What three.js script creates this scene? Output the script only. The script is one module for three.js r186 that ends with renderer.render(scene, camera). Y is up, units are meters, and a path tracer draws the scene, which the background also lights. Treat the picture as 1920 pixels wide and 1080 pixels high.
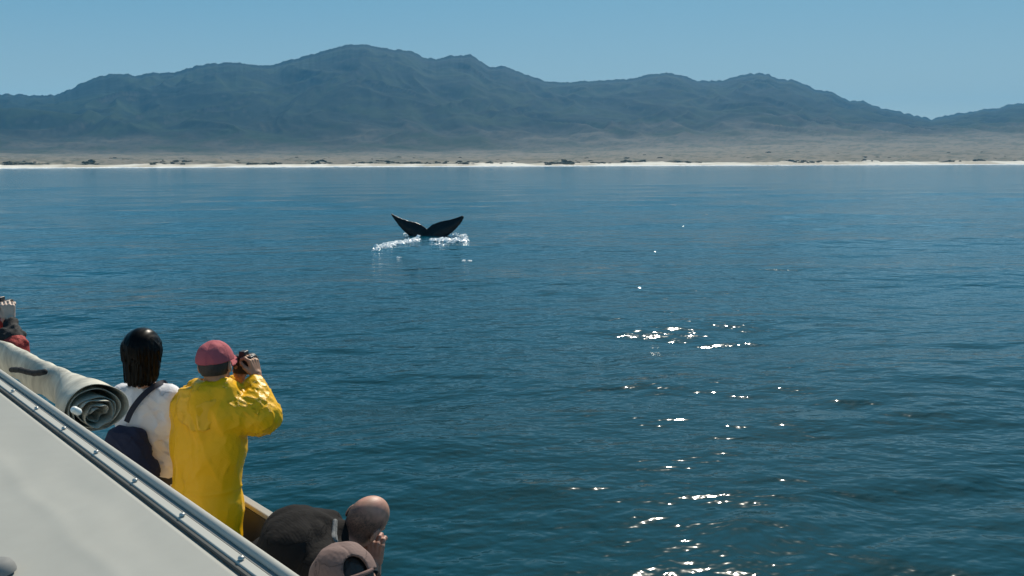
import * as THREE from 'three';
import { mergeGeometries } from 'three/addons/utils/BufferGeometryUtils.js';
import { RoundedBoxGeometry } from 'three/addons/geometries/RoundedBoxGeometry.js';
import { createNoise2D, createNoise3D } from 'simplex-noise';

const clamp = (x, a = 0, b = 1) => Math.min(b, Math.max(a, x));
const smooth = (a, b, x) => { const t = clamp((x - a) / (b - a)); return t * t * (3 - 2 * t); };
const lerp = (a, b, t) => a + (b - a) * t;

// ---------------------------------------------------------------- camera, sky, sun, exposure
const scene = new THREE.Scene();
const camera = new THREE.PerspectiveCamera(36, 16 / 9, 0.1, 30000);
camera.position.set(0, 5, 0);
camera.rotation.order = 'YXZ';
camera.rotation.set(THREE.MathUtils.degToRad(-8), 0, -0.0026);
scene.add(camera);

const renderer = new THREE.WebGLRenderer({ antialias: true });
renderer.setSize(1024, 576);
renderer.toneMapping = THREE.LinearToneMapping;
renderer.toneMappingExposure = 1.1;
renderer.shadowMap.enabled = true;

const SUN_EL = THREE.MathUtils.degToRad(42), SUN_AZ = THREE.MathUtils.degToRad(16);   // azimuth to the right of the view
const sunDir = new THREE.Vector3(Math.sin(SUN_AZ) * Math.cos(SUN_EL), Math.sin(SUN_EL), -Math.cos(SUN_AZ) * Math.cos(SUN_EL));
const sun = new THREE.DirectionalLight(new THREE.Color().setRGB(1, 0.92, 0.78), 5.0);
sun.position.copy(sunDir).multiplyScalar(60);
sun.castShadow = true;
sun.shadow.mapSize.set(2048, 2048);
Object.assign(sun.shadow.camera, { left: -12, right: 12, top: 12, bottom: -12, near: 1, far: 150 });
scene.add(sun, sun.target);

{ // a clear sky: deep blue overhead, paler towards the horizon and round the sun
  const W = 1024, H = 512, data = new Float32Array(W * H * 4);
  const Z0 = [0.024, 0.255, 0.480], TOP = [0.035, 0.115, 0.215], Hz = [0.840, 0.930, 0.740], Z = [0, 0, 0];
  for (let j = 0; j < H; j++) {
    const up = ((j + 0.5) / H - 0.5) * Math.PI, y = Math.sin(up), c = Math.cos(up);
    for (let i = 0; i < W; i++) {
      const a = ((i + 0.5) / W - 0.5) * 2 * Math.PI, x = Math.cos(a) * c, z = Math.sin(a) * c;
      const g = Math.acos(Math.min(1, Math.max(-1, x * sunDir.x + y * sunDir.y + z * sunDir.z))) * 180 / Math.PI;
      const t = Math.exp(-Math.max(0, y) / 0.095), glow = Math.exp(-g / 18), hi = smooth(0.28, 0.80, y), k = (j * W + i) * 4;
      for (let q = 0; q < 3; q++) Z[q] = lerp(Z0[q], TOP[q], hi);
      data[k] = Z[0] + (Hz[0] - Z[0]) * t + 0.40 * glow;
      data[k + 1] = Z[1] + (Hz[1] - Z[1]) * t + 0.40 * glow;
      data[k + 2] = Z[2] + (Hz[2] - Z[2]) * t + 0.28 * glow;
      data[k + 3] = 1;
    }
  }
  const sky = new THREE.DataTexture(data, W, H, THREE.RGBAFormat, THREE.FloatType);
  sky.mapping = THREE.EquirectangularReflectionMapping;
  sky.magFilter = THREE.LinearFilter;
  sky.needsUpdate = true;
  scene.background = sky;
  scene.environment = sky;
}
scene.fog = new THREE.FogExp2(new THREE.Color().setRGB(0.18, 0.58, 1.0), 0.88e-4);

// ---------------------------------------------------------------- helpers
function rng(seed) { let s = seed >>> 0; return () => { s = (s + 0x6d2b79f5) >>> 0; let t = Math.imul(s ^ (s >>> 15), 1 | s); t = (t + Math.imul(t ^ (t >>> 7), 61 | t)) ^ t; return ((t ^ (t >>> 14)) >>> 0) / 4294967296; }; }
const n2 = createNoise2D(rng(11)), n3 = createNoise3D(rng(12));
const lin = (r, g, b) => new THREE.Color().setRGB(r, g, b);
const V = (x, y, z) => new THREE.Vector3(x, y, z);
function fbm(x, y, o = 4) { let s = 0, a = 0.5; for (let i = 0; i < o; i++) { s += a * n2(x, y); x = x * 2.03 + 7.1; y = y * 2.03 - 3.7; a *= 0.5; } return s; }
function std(color, rough = 0.8, extra = {}) { return new THREE.MeshStandardMaterial({ color: lin(...color), roughness: rough, metalness: 0, ...extra }); }
function tag(o, label, category, group, kind) { o.userData.label = label; if (category) o.userData.category = category; if (group) o.userData.group = group; if (kind) o.userData.kind = kind; return o; }
function put(name, geometry, material, parent = scene) { const m = new THREE.Mesh(geometry, material); m.name = name; m.castShadow = m.receiveShadow = true; parent.add(m); return m; }
function base(name, x, y, z, label, category) { const g = new THREE.Group(); g.name = name; g.position.set(x, y, z); scene.add(g); return tag(g, label, category); }
function table(points) { // piecewise smooth interpolation of [x, y] pairs
  return (x) => { if (x <= points[0][0]) return points[0][1]; for (let i = 1; i < points.length; i++) if (x <= points[i][0]) { const [a, b] = points[i - 1], [c, d] = points[i]; return lerp(b, d, (x - a) / (c - a)); } return points[points.length - 1][1]; };
}
function noiseTexture(size, f, srgb) { // a repeating grey texture
  const d = new Uint8Array(size * size * 4);
  for (let j = 0; j < size; j++) for (let i = 0; i < size; i++) { const v = clamp(f(i / size, j / size)) * 255, k = (j * size + i) * 4; d[k] = d[k + 1] = d[k + 2] = v; d[k + 3] = 255; }
  const t = new THREE.DataTexture(d, size, size); t.wrapS = t.wrapT = THREE.RepeatWrapping; t.magFilter = THREE.LinearFilter; if (srgb) t.colorSpace = THREE.SRGBColorSpace; t.needsUpdate = true; return t;
}
const loop3 = (u, v, f, s = 0) => n3(Math.cos(u * 6.2832) * f + s, Math.sin(u * 6.2832) * f + Math.cos(v * 6.2832) * f, Math.sin(v * 6.2832) * f - s);

// ---------------------------------------------------------------- sea
// A random sea with short waves as a repeating slope map, long waves as geometry.
function fft(re, im, n, inverse) {
  for (let i = 1, j = 0; i < n; i++) { let b = n >> 1; for (; j & b; b >>= 1) j ^= b; j ^= b; if (i < j) { let t = re[i]; re[i] = re[j]; re[j] = t; t = im[i]; im[i] = im[j]; im[j] = t; } }
  for (let len = 2; len <= n; len <<= 1) {
    const a = (2 * Math.PI / len) * (inverse ? 1 : -1), h = len >> 1, wr = new Float64Array(h), wi = new Float64Array(h);
    for (let k = 0; k < h; k++) { wr[k] = Math.cos(a * k); wi[k] = Math.sin(a * k); }
    for (let i = 0; i < n; i += len) for (let k = 0; k < h; k++) { const p = i + k, q = p + h, xr = re[q] * wr[k] - im[q] * wi[k], xi = re[q] * wi[k] + im[q] * wr[k]; re[q] = re[p] - xr; im[q] = im[p] - xi; re[p] += xr; im[p] += xi; }
  }
}
const TILE = 17, WIND = THREE.MathUtils.degToRad(100);   // the direction the waves run in, from +x towards -z
const waterNormal = (() => {
  const N = 1024, rand = rng(5), gauss = () => Math.sqrt(-2 * Math.log(1 - rand())) * Math.cos(6.2832 * rand());
  const re = Array.from({ length: N }, () => new Float64Array(N)), im = Array.from({ length: N }, () => new Float64Array(N));
  const hr = new Float64Array(N * N), hi = new Float64Array(N * N);
  for (let a = 0; a < N; a++) for (let b = 0; b < N; b++) {
    const kx = (a < N / 2 ? a : a - N) * 2 * Math.PI / TILE, ky = (b < N / 2 ? b : b - N) * 2 * Math.PI / TILE, k = Math.hypot(kx, ky);
    if (k < 2 * Math.PI / 3.2 || k > 2 * Math.PI / 0.07) { gauss(); gauss(); continue; }
    const c = Math.cos(Math.atan2(ky, kx) - WIND), lam = 2 * Math.PI / k;
    const s = Math.pow(k, -1.8) * Math.sqrt(0.10 + 0.90 * c * c * c * c) * Math.exp(-Math.pow(0.085 / lam, 2) * 0.9);
    hr[a * N + b] = gauss() * s; hi[a * N + b] = gauss() * s;
  }
  for (let a = 0; a < N; a++) for (let b = 0; b < N; b++) {  // a real height field needs h(-k) = conj h(k)
    const kx = (a < N / 2 ? a : a - N), ky = (b < N / 2 ? b : b - N), a2 = (N - a) % N, b2 = (N - b) % N;
    const r = hr[a * N + b] + hr[a2 * N + b2], i = hi[a * N + b] - hi[a2 * N + b2];
    // sx + i sy, with slopes i kx h and i ky h
    re[a][b] = -kx * i - ky * r; im[a][b] = kx * r - ky * i;
  }
  for (let a = 0; a < N; a++) fft(re[a], im[a], N, true);
  const cr = new Float64Array(N), ci = new Float64Array(N);
  for (let b = 0; b < N; b++) { for (let a = 0; a < N; a++) { cr[a] = re[a][b]; ci[a] = im[a][b]; } fft(cr, ci, N, true); for (let a = 0; a < N; a++) { re[a][b] = cr[a]; im[a][b] = ci[a]; } }
  let sum = 0; for (let a = 0; a < N; a++) for (let b = 0; b < N; b++) sum += re[a][b] ** 2 + im[a][b] ** 2;
  const gain = 0.10 / Math.sqrt(sum / N / N), d = new Uint8Array(N * N * 4);
  for (let b = 0; b < N; b++) for (let a = 0; a < N; a++) {
    const x = -re[a][b] * gain, y = -im[a][b] * gain, l = 1 / Math.hypot(x, y, 1), k = (b * N + a) * 4;
    d[k] = (x * l * 0.5 + 0.5) * 255; d[k + 1] = (y * l * 0.5 + 0.5) * 255; d[k + 2] = (l * 0.5 + 0.5) * 255; d[k + 3] = 255;
  }
  const t = new THREE.DataTexture(d, N, N); t.wrapS = t.wrapT = THREE.RepeatWrapping; t.magFilter = THREE.LinearFilter; t.needsUpdate = true; return t;
})();
const waves = (() => {
  const rand = rng(21), out = [];
  for (let i = 0; i < 120; i++) {
    const lam = 0.4 * Math.pow(60, (i + rand()) / 120), k = 2 * Math.PI / lam, spread = (rand() + rand() + rand() - 1.5) * 0.95;
    const dir = WIND + spread, slope = 0.0088 * (lam > 9 ? 0.75 : lam < 1.4 ? 0.72 : 1);
    out.push([Math.cos(dir) * k, -Math.sin(dir) * k, slope / k, rand() * 6.2832, lam]);
  }
  return out;
})();
const PAWS = [[2.7, -21.5, 1.7, 1.8, 2.6], [7.7, -17.8, 2.2, 1.0, 1.6], [6.6, -26, 3, 2, 1.4], [3.8, -12.1, 0.9, 0.7, 1.3], [4.6, -12.3, 0.5, 0.5, 1.2], [7.2, -13.2, 0.6, 0.5, 1.5], [4.4, -15.4, 1.2, 0.7, 1.0], [9.5, -24, 3, 2, 1.2], [3.1, -11.2, 0.5, 0.4, 1.2]];
function wave(x, z, cell, o) { // height and slopes
  let h = 0, sx = 0, sz = 0;
  for (const [kx, kz, a, p, lam] of waves) {
    const w = cell ? smooth(0.9 * cell, 2.0 * cell, lam) : 1; if (w <= 0) continue;
    const f = kx * x + kz * z + p, s = Math.sin(f) * a * w, c = Math.cos(f) * a * w;
    h += s; sx += c * kx; sz += c * kz;
  }
  const gust = 0.85 + 0.5 * n2(x * 0.016 + 3, z * 0.011) + 0.45 * n2(x * 0.07, z * 0.05 + 9);
  let paw = 0; // catspaws: patches of steeper ripples
  for (const [px, pz, wx, wz, amp] of PAWS) { const e = ((x - px) / wx) ** 2 + ((z - pz) / wz) ** 2; if (e < 9) paw += amp * Math.exp(-e); }
  const g = (clamp(gust, 0.3, 1.8) + paw) * (1 - 0.35 * smooth(28, 55, Math.hypot(x, z))); o[0] = h * g; o[1] = sx * g; o[2] = sz * g; return o;
}
{
  const cols = [], deg = Math.PI / 180;
  for (let a = -180; a < -40; a += 4) cols.push(a * deg);
  for (let i = 0; i <= 940; i++) cols.push((-40 + 80 * i / 940) * deg);
  for (let a = 44; a <= 180; a += 4) cols.push(a * deg);
  const rows = [0.5, 2, 3.5];
  const STEP = 0.060 * deg; let dep = 45 * deg;
  while (dep > 0.08 * deg) { rows.push(5 / Math.tan(dep)); dep -= STEP; }
  rows.push(4200, 5200, 7000);
  const nc = cols.length, nr = rows.length, pos = new Float32Array(nc * nr * 3), nor = new Float32Array(nc * nr * 3), uv = new Float32Array(nc * nr * 2), hue = new Float32Array(nc * nr * 3), o = [0, 0, 0];
  for (let j = 0; j < nr; j++) {
    const r = rows[j], cell = Math.max(r * STEP * 1.5, j ? Math.min(r - rows[j - 1], 20) : 1);
    for (let i = 0; i < nc; i++) {
      const x = Math.sin(cols[i]) * r, z = -Math.cos(cols[i]) * r, k = j * nc + i;
      wave(x, z, cell, o);
      const fade = 1 - smooth(1100, 1300, r), l = 1 / Math.hypot(o[1] * fade, 1, o[2] * fade);
      pos[k * 3] = x; pos[k * 3 + 1] = o[0] * fade; pos[k * 3 + 2] = z;
      nor[k * 3] = -o[1] * fade * l; nor[k * 3 + 1] = l; nor[k * 3 + 2] = -o[2] * fade * l;
      // painted lighter and bluer with distance ahead, in place of brighter reflected sky
      const farSkyTint = clamp(1 - Math.exp(-Math.max(0, -z - 14 - 5 * n2(x * 0.02, z * 0.02)) / 62) + 0.10 * n2(x * 0.009 + 4, z * 0.006));
      hue[k * 3] = 0.0; hue[k * 3 + 1] = lerp(0.031, 0.128, farSkyTint); hue[k * 3 + 2] = lerp(0.041, 0.222, farSkyTint);
      uv[k * 2] = x / TILE; uv[k * 2 + 1] = -z / TILE;
    }
  }
  const idx = new Uint32Array((nc - 1) * (nr - 1) * 6); let q = 0;
  for (let j = 0; j < nr - 1; j++) for (let i = 0; i < nc - 1; i++) { const a = j * nc + i, b = a + 1, c = a + nc, d = c + 1; idx[q++] = a; idx[q++] = b; idx[q++] = d; idx[q++] = a; idx[q++] = d; idx[q++] = c; }
  const g = new THREE.BufferGeometry();
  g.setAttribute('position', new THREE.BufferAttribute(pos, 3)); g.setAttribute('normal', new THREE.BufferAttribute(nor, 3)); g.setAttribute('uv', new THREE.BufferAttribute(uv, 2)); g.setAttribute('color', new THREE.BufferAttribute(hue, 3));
  g.setIndex(new THREE.BufferAttribute(idx, 1));
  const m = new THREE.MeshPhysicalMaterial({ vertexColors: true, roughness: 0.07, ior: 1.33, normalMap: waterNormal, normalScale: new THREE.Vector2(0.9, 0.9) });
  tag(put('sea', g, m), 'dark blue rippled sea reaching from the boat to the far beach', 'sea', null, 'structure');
}

// ---------------------------------------------------------------- coast and mountains, on a fan of bearings
const FOC = 1662, bearing = (px) => Math.atan((px - 960) / FOC), pxOf = (az) => 960 + Math.tan(az) * FOC;
const skyline = table([[-900, 215], [-500, 190], [-250, 196], [-100, 180], [0, 181], [60, 181], [95, 184], [120, 182], [150, 172], [175, 160], [200, 149], [235, 143], [262, 145], [276, 149], [290, 143], [345, 142], [375, 132], [400, 126], [455, 123], [490, 127], [512, 130], [555, 120], [600, 108], [640, 96], [670, 91], [700, 92], [730, 99], [775, 103], [800, 115], [820, 118], [850, 112], [885, 110], [905, 122], [918, 132], [950, 131], [985, 145], [1020, 156], [1050, 160], [1090, 157], [1180, 153], [1210, 146], [1245, 142], [1275, 147], [1300, 156], [1345, 156], [1380, 147], [1410, 142], [1432, 144], [1450, 153], [1475, 154], [1500, 163], [1520, 173], [1550, 177], [1580, 192], [1605, 192], [1640, 205], [1690, 215], [1733, 226], [1760, 220], [1800, 213], [1830, 207], [1850, 208], [1880, 198], [1920, 195], [2100, 168], [2400, 200], [2900, 190]]);
const shore = (az) => { const p = pxOf(az); return table([[-900, 1500], [0, 1400], [960, 1480], [1450, 1700], [1920, 2050], [2900, 2500]])(p) + 14 * n2(p * 0.006, 4) + 5 * n2(p * 0.03, 9); };
const ridgeAt = table([[-900, 6400], [0, 6300], [640, 6100], [1000, 6700], [1300, 7300], [1600, 7900], [1735, 8300], [1920, 8400], [2900, 8500]]);
// front spurs: bearing (as a picture column), distance, elevation line (as rows above the horizon), half width
const SPURS = [
  [[-250, 4700, 130], [60, 4500, 106], [190, 4400, 92], [330, 4350, 62], [420, 4000, 20], 620],
  [[250, 6000, 150], [262, 5600, 128], [300, 5000, 96], [350, 4500, 52], [400, 4050, 22], 330],
  [[405, 6000, 150], [450, 5500, 120], [492, 5000, 92], [505, 4500, 50], [520, 4050, 20], 330],
  [[800, 6000, 170], [880, 5600, 148], [960, 5200, 110], [1050, 4700, 66], [1120, 4200, 28], 420],
  [[1050, 6500, 140], [1120, 6100, 120], [1180, 5600, 92], [1230, 5000, 56], [1290, 4500, 30], 460],
  [[1240, 7000, 150], [1290, 6600, 120], [1350, 6000, 90], [1430, 5300, 58], [1530, 4800, 40], 520],
  [[1420, 7300, 150], [1490, 6900, 122], [1560, 6400, 92], [1660, 5800, 64], [1740, 5200, 46], 560],
  [[1930, 8000, 100], [1850, 7400, 80], [1760, 6600, 62], [1680, 5900, 50], 520],
].map((s) => ({ w: s.pop(), pts: s.map(([px, r, up]) => { const a = bearing(px); return [Math.sin(a) * r, -Math.cos(a) * r, up / FOC * r * Math.cos(a)]; }) }));
function plainHeight(az, r, r0) { // beach, dunes and the rising coastal plain
  const d = r - r0, x = Math.sin(az) * r, z = -Math.cos(az) * r, p = pxOf(az);
  const beach = d < 0 ? d * 0.03 : 3.6 * smooth(0, 62, d);
  const dune = smooth(45, 130, d) * (1 - 0.6 * smooth(500, 1400, d)) * (4.5 * Math.max(0, fbm(x * 0.006, z * 0.012 + 2)) * 2 + 3.4 * (1 - Math.abs(n2(x * 0.011, z * 0.02))) * (0.5 + 0.5 * n2(x * 0.0025, 7)));
  const tilt = table([[-300, 52], [600, 56], [1000, 60], [1500, 104], [1920, 112], [2900, 110]])(p);
  return beach + dune + tilt * Math.pow(clamp(d / 2500), 1.35) + 9 * smooth(300, 2500, d) * fbm(x * 0.0016, z * 0.0016);
}
function landHeight(az, r, r0, R, top) {
  const x = Math.sin(az) * r, z = -Math.cos(az) * r, foot = r0 + 2000, s = clamp((r - foot) / (R - foot));
  let h = plainHeight(az, r, r0);
  const rise = Math.pow(s, 1.35) * 0.55 + smooth(0, 1, s) * 0.45;
  h = lerp(h, Math.max(h, top), rise);
  for (const { w, pts } of SPURS) { // each spur adds a ridge line with slopes to both sides
    let best = -1e9;
    for (let i = 1; i < pts.length; i++) {
      const [ax, az_, ah] = pts[i - 1], [bx, bz, bh] = pts[i], ux = bx - ax, uz = bz - az_, t = clamp(((x - ax) * ux + (z - az_) * uz) / (ux * ux + uz * uz));
      const d = Math.hypot(x - ax - ux * t, z - az_ - uz * t), q = lerp(ah, bh, t) - (d + 0.0006 * d * d) * (lerp(ah, bh, t) / w) * 0.9; if (q > best) best = q;
    }
    const k = 45, m = clamp(0.5 + 0.5 * (best - h) / k); if (best > h - k) h = lerp(h, best, m) + k * m * (1 - m);
  }
  const rough = smooth(0.02, 0.3, s) * (1 - 0.9 * smooth(0.8, 1, s));
  const wx = x + 160 * n2(x * 0.0012, z * 0.0012), wz = z + 160 * n2(x * 0.0012 + 9, z * 0.0012);
  const gully = 1 - Math.abs(n2(wx * 0.0024, wz * 0.0010 + 5)) * 2, gully2 = 1 - Math.abs(n2(wx * 0.0068 + 3, wz * 0.0032)) * 2;
  h += rough * (24 * gully + 5 * gully2 + 4 * fbm(x * 0.012, z * 0.012, 3));
  if (r > R) h = top - (r - R) * 0.22 + 30 * fbm(x * 0.002, z * 0.002) * smooth(0, 500, r - R);
  return h;
}
{
  const NA = 1150, A0 = bearing(-520), A1 = bearing(2440), azs = [], land = [];
  const F = []; for (let i = 0; i < 60; i++) F.push(-0.02 + 0.34 * Math.pow(i / 59, 1.7)); for (let i = 1; i <= 170; i++) F.push(0.32 + 0.68 * i / 170); for (const e of [1.03, 1.08, 1.16, 1.3, 1.5]) F.push(e);
  const NR = F.length;
  for (let i = 0; i < NA; i++) {
    const az = A0 + (A1 - A0) * i / (NA - 1), p = pxOf(az), r0 = shore(az), R = ridgeAt(p);
    const up = (306.4 - 0.00263 * (p - 960) - skyline(p) ) / FOC * Math.cos(az), crest = (1.6 * n2(p * 0.05, 3) + 0.9 * n2(p * 0.14, 8)) / FOC;
    const col = F.map((f) => { const r = r0 + f * (R - r0); return [r, 0]; });
    for (const c of col) c[1] = landHeight(az, c[0], r0, R, 5 + up * R) + crest * c[0] * smooth(0.72, 1, (c[0] - r0) / (R - r0));
    // no part of a slope may stand above the skyline that the ridge draws
    for (const c of col) if (c[0] <= R) { const lim = 5 + up * c[0] * 0.985, over = c[1] - lim; if (c[0] < R * 0.985 && over > -30) c[1] = lim - 30 * Math.exp(-Math.max(0, over + 30) / 30); }
    azs.push(az); land.push(col);
  }
  const build = (j0, j1, name, label, category, colorOf, rough) => {
    const n = j1 - j0 + 1, pos = new Float32Array(NA * n * 3), colr = new Float32Array(NA * n * 3), idx = [];
    for (let i = 0; i < NA; i++) for (let j = 0; j < n; j++) {
      const [r, h] = land[i][j0 + j], k = (i * n + j) * 3, x = Math.sin(azs[i]) * r, z = -Math.cos(azs[i]) * r;
      pos[k] = x; pos[k + 1] = h; pos[k + 2] = z;
      const up = land[i][Math.min(NR - 1, j0 + j + 1)], steep = (up[1] - h) / Math.max(1, up[0] - r);
      const c = colorOf(x, z, h, r - shore(azs[i]), steep, F[j0 + j]); colr[k] = c[0]; colr[k + 1] = c[1]; colr[k + 2] = c[2];
      if (i < NA - 1 && j < n - 1) { const a = i * n + j, b = a + n; idx.push(a, b, b + 1, a, b + 1, a + 1); }
    }
    const g = new THREE.BufferGeometry(); g.setAttribute('position', new THREE.BufferAttribute(pos, 3)); g.setAttribute('color', new THREE.BufferAttribute(colr, 3)); g.setIndex(idx); g.computeVertexNormals();
    const m = new THREE.MeshPhysicalMaterial({ vertexColors: true, roughness: rough, specularIntensity: 0.1 });
    return tag(put(name, g, m), label, category, null, 'structure');
  };
  const mix = (a, b, t) => [lerp(a[0], b[0], t), lerp(a[1], b[1], t), lerp(a[2], b[2], t)];
  const SAND = [0.62, 0.55, 0.44], DRY = [0.22, 0.195, 0.155], SCRUB = [0.13, 0.13, 0.10], VEG = [0.008, 0.020, 0.018], ROCK = [0.06, 0.065, 0.06];
  const JB = F.findIndex((f) => f > 0.016);
  build(0, JB, 'beach', 'pale sandy beach along the far shore below the mountains', 'beach', (x, z, h, d) => mix([0.40, 0.36, 0.29], mix([0.52, 0.46, 0.37], [0.80, 0.75, 0.66], smooth(-0.5, 0.5, n2(x * 0.004, 2) + 0.6 * n2(x * 0.017, z * 0.01))), smooth(-4, 10, d)), 0.95);
  build(JB, NR - 1, 'mountains', 'hazy blue mountain range with a sandy plain at its foot', 'mountains', (x, z, h, d, steep, f) => {
    const n = fbm(x * 0.0045, z * 0.0045), m = fbm(x * 0.02, z * 0.02, 3), w = fbm(x * 0.0011 + 5, z * 0.0018, 3);
    let c = mix(DRY, SAND, smooth(0.05, 0.5, n + m * 0.5 + 0.2 - d / 600));
    c = mix(c, SCRUB, smooth(0.05, 0.4, m * 0.9 + n * 0.6 + 0.12));
    const veg = smooth(0.27, 0.60, f + 0.10 * w + 0.05 * n);
    let v = mix(VEG, [0.024, 0.042, 0.024], smooth(-0.15, 0.5, n + w)); v = mix(v, ROCK, smooth(0.55, 0.95, steep + 0.35 * m));
    return mix(c, v, veg);
  }, 0.95);

  // breaking surf: ragged white lines just off the beach
  const rand = rng(31), parts = [];
  for (const [off, wid, hgt, keep] of [[-2, 15, 1.3, 2], [-26, 8, 1.0, 0.25], [-46, 6, 0.8, -0.1]]) {
    const pos = [], idx = []; let on = -1;
    for (let i = 0; i < NA; i++) {
      const az = azs[i], p = pxOf(az), r0 = shore(az), s = n2(p * 0.013 + off, off) * 0.7 + n2(p * 0.06, off + 3) * 0.5;
      if (s > keep) { on = -1; continue; }
      const w = wid * (0.6 + 0.4 * n2(p * 0.09, off + 8)), h = hgt * (0.75 + 0.4 * n2(p * 0.2, off + 5)), rr = r0 + off;
      const row = pos.length / 3;
      for (const [dr, y] of [[-w * 0.6, -0.2], [-w * 0.35, h * 0.6], [0, h], [w * 0.5, h * 0.5], [w, -0.1 + (off === -2 ? 0.9 : 0)]]) pos.push(Math.sin(az) * (rr + dr), y, -Math.cos(az) * (rr + dr));
      if (on >= 0) for (let q = 0; q < 4; q++) { const a = on + q, b = row + q; idx.push(a, b, b + 1, a, b + 1, a + 1); }
      on = row;
    }
    const g = new THREE.BufferGeometry(); g.setAttribute('position', new THREE.Float32BufferAttribute(pos, 3)); g.setIndex(idx); g.computeVertexNormals(); parts.push(g);
  }
  tag(put('surf', mergeGeometries(parts), std([0.86, 0.88, 0.88], 0.9)), 'white line of surf breaking along the far beach', 'surf', null, 'stuff');

  // dark dune scrub, in clumps
  const blob = new THREE.IcosahedronGeometry(1, 2), bp = blob.attributes.position;
  for (let i = 0; i < bp.count; i++) { const v = V(bp.getX(i), bp.getY(i), bp.getZ(i)), s = 0.8 + 0.35 * n3(v.x * 1.7, v.y * 1.7, v.z * 1.7) + 0.15 * n3(v.x * 4, v.y * 4, v.z * 4); bp.setXYZ(i, v.x * s, v.y * s, v.z * s); }
  blob.computeVertexNormals();
  const spots = [], M = new THREE.Matrix4(), Q = new THREE.Quaternion();
  const clusters = [[30, 120], [75, 150], [180, 120], [320, 90], [345, 150], [480, 80], [505, 90], [600, 110], [690, 100], [705, 130], [735, 160], [790, 120], [830, 110], [880, 85], [930, 90], [1035, 60], [1050, 70], [1062, 80], [1125, 90], [1175, 110], [1290, 90], [1490, 100], [1530, 90], [1620, 120], [1780, 110], [1830, 120], [1900, 130], [-60, 120], [2000, 120]];
  for (const [px, dd] of clusters) {
    const n = 8 + Math.floor(rand() * 12), spread = 14 + rand() * 34;
    for (let k = 0; k < n; k++) {
      const az = bearing(px + (rand() + rand() - 1) * spread), d = dd + (rand() - 0.5) * 60, r = shore(az) + d, s = 1.6 + rand() * 3.2;
      M.compose(V(Math.sin(az) * r, plainHeight(az, r, shore(az)) + s * 0.05, -Math.cos(az) * r), Q.setFromAxisAngle(V(0, 1, 0), rand() * 6.28), V(s * 1.5, s * (0.35 + rand() * 0.3), s));
      spots.push(M.clone());
    }
  }
  for (let k = 0; k < 500; k++) {
    const az = A0 + (A1 - A0) * rand(), d = 110 + 900 * rand() ** 1.5, r = shore(az) + d, s = 2 + rand() * 5;
    if (n2(pxOf(az) * 0.01, d * 0.006) < 0.05) continue;
    M.compose(V(Math.sin(az) * r, plainHeight(az, r, shore(az)), -Math.cos(az) * r), Q.setFromAxisAngle(V(0, 1, 0), rand() * 6.28), V(s * 1.6, s * 0.3, s));
    spots.push(M.clone());
  }
  const im = new THREE.InstancedMesh(blob, new THREE.MeshPhysicalMaterial({ color: lin(0.10, 0.095, 0.06), roughness: 0.95, specularIntensity: 0.1 }), spots.length); spots.forEach((m, i) => im.setMatrixAt(i, m)); im.name = 'dune_scrub'; im.castShadow = im.receiveShadow = true; scene.add(im);
  tag(im, 'dark scrub dotted over the sand dunes behind the beach', 'shrubs', null, 'stuff');
}

// ---------------------------------------------------------------- signed distances and their mesh
const smin = (a, b, k) => { const h = clamp(0.5 + 0.5 * (b - a) / k); return lerp(b, a, h) - k * h * (1 - h); };
function cone(p, b) { // rounded cone b = [ax, ay, az, ra, bx, by, bz, rb]
  const ux = b[4] - b[0], uy = b[5] - b[1], uz = b[6] - b[2], vx = p[0] - b[0], vy = p[1] - b[1], vz = p[2] - b[2];
  const t = clamp((vx * ux + vy * uy + vz * uz) / (ux * ux + uy * uy + uz * uz + 1e-12));
  return Math.hypot(vx - ux * t, vy - uy * t, vz - uz * t) - lerp(b[3], b[7], t);
}
function ell(p, c, r) { const x = (p[0] - c[0]) / r[0], y = (p[1] - c[1]) / r[1], z = (p[2] - c[2]) / r[2], k = Math.hypot(x, y, z), g = Math.hypot(x / r[0], y / r[1], z / r[2]); return g < 1e-9 ? -Math.min(...r) : k * (k - 1) / g; }
const bones = (list, k) => (p) => { let d = 1e9; for (const b of list) d = smin(d, cone(p, b), k); return d; };
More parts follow.
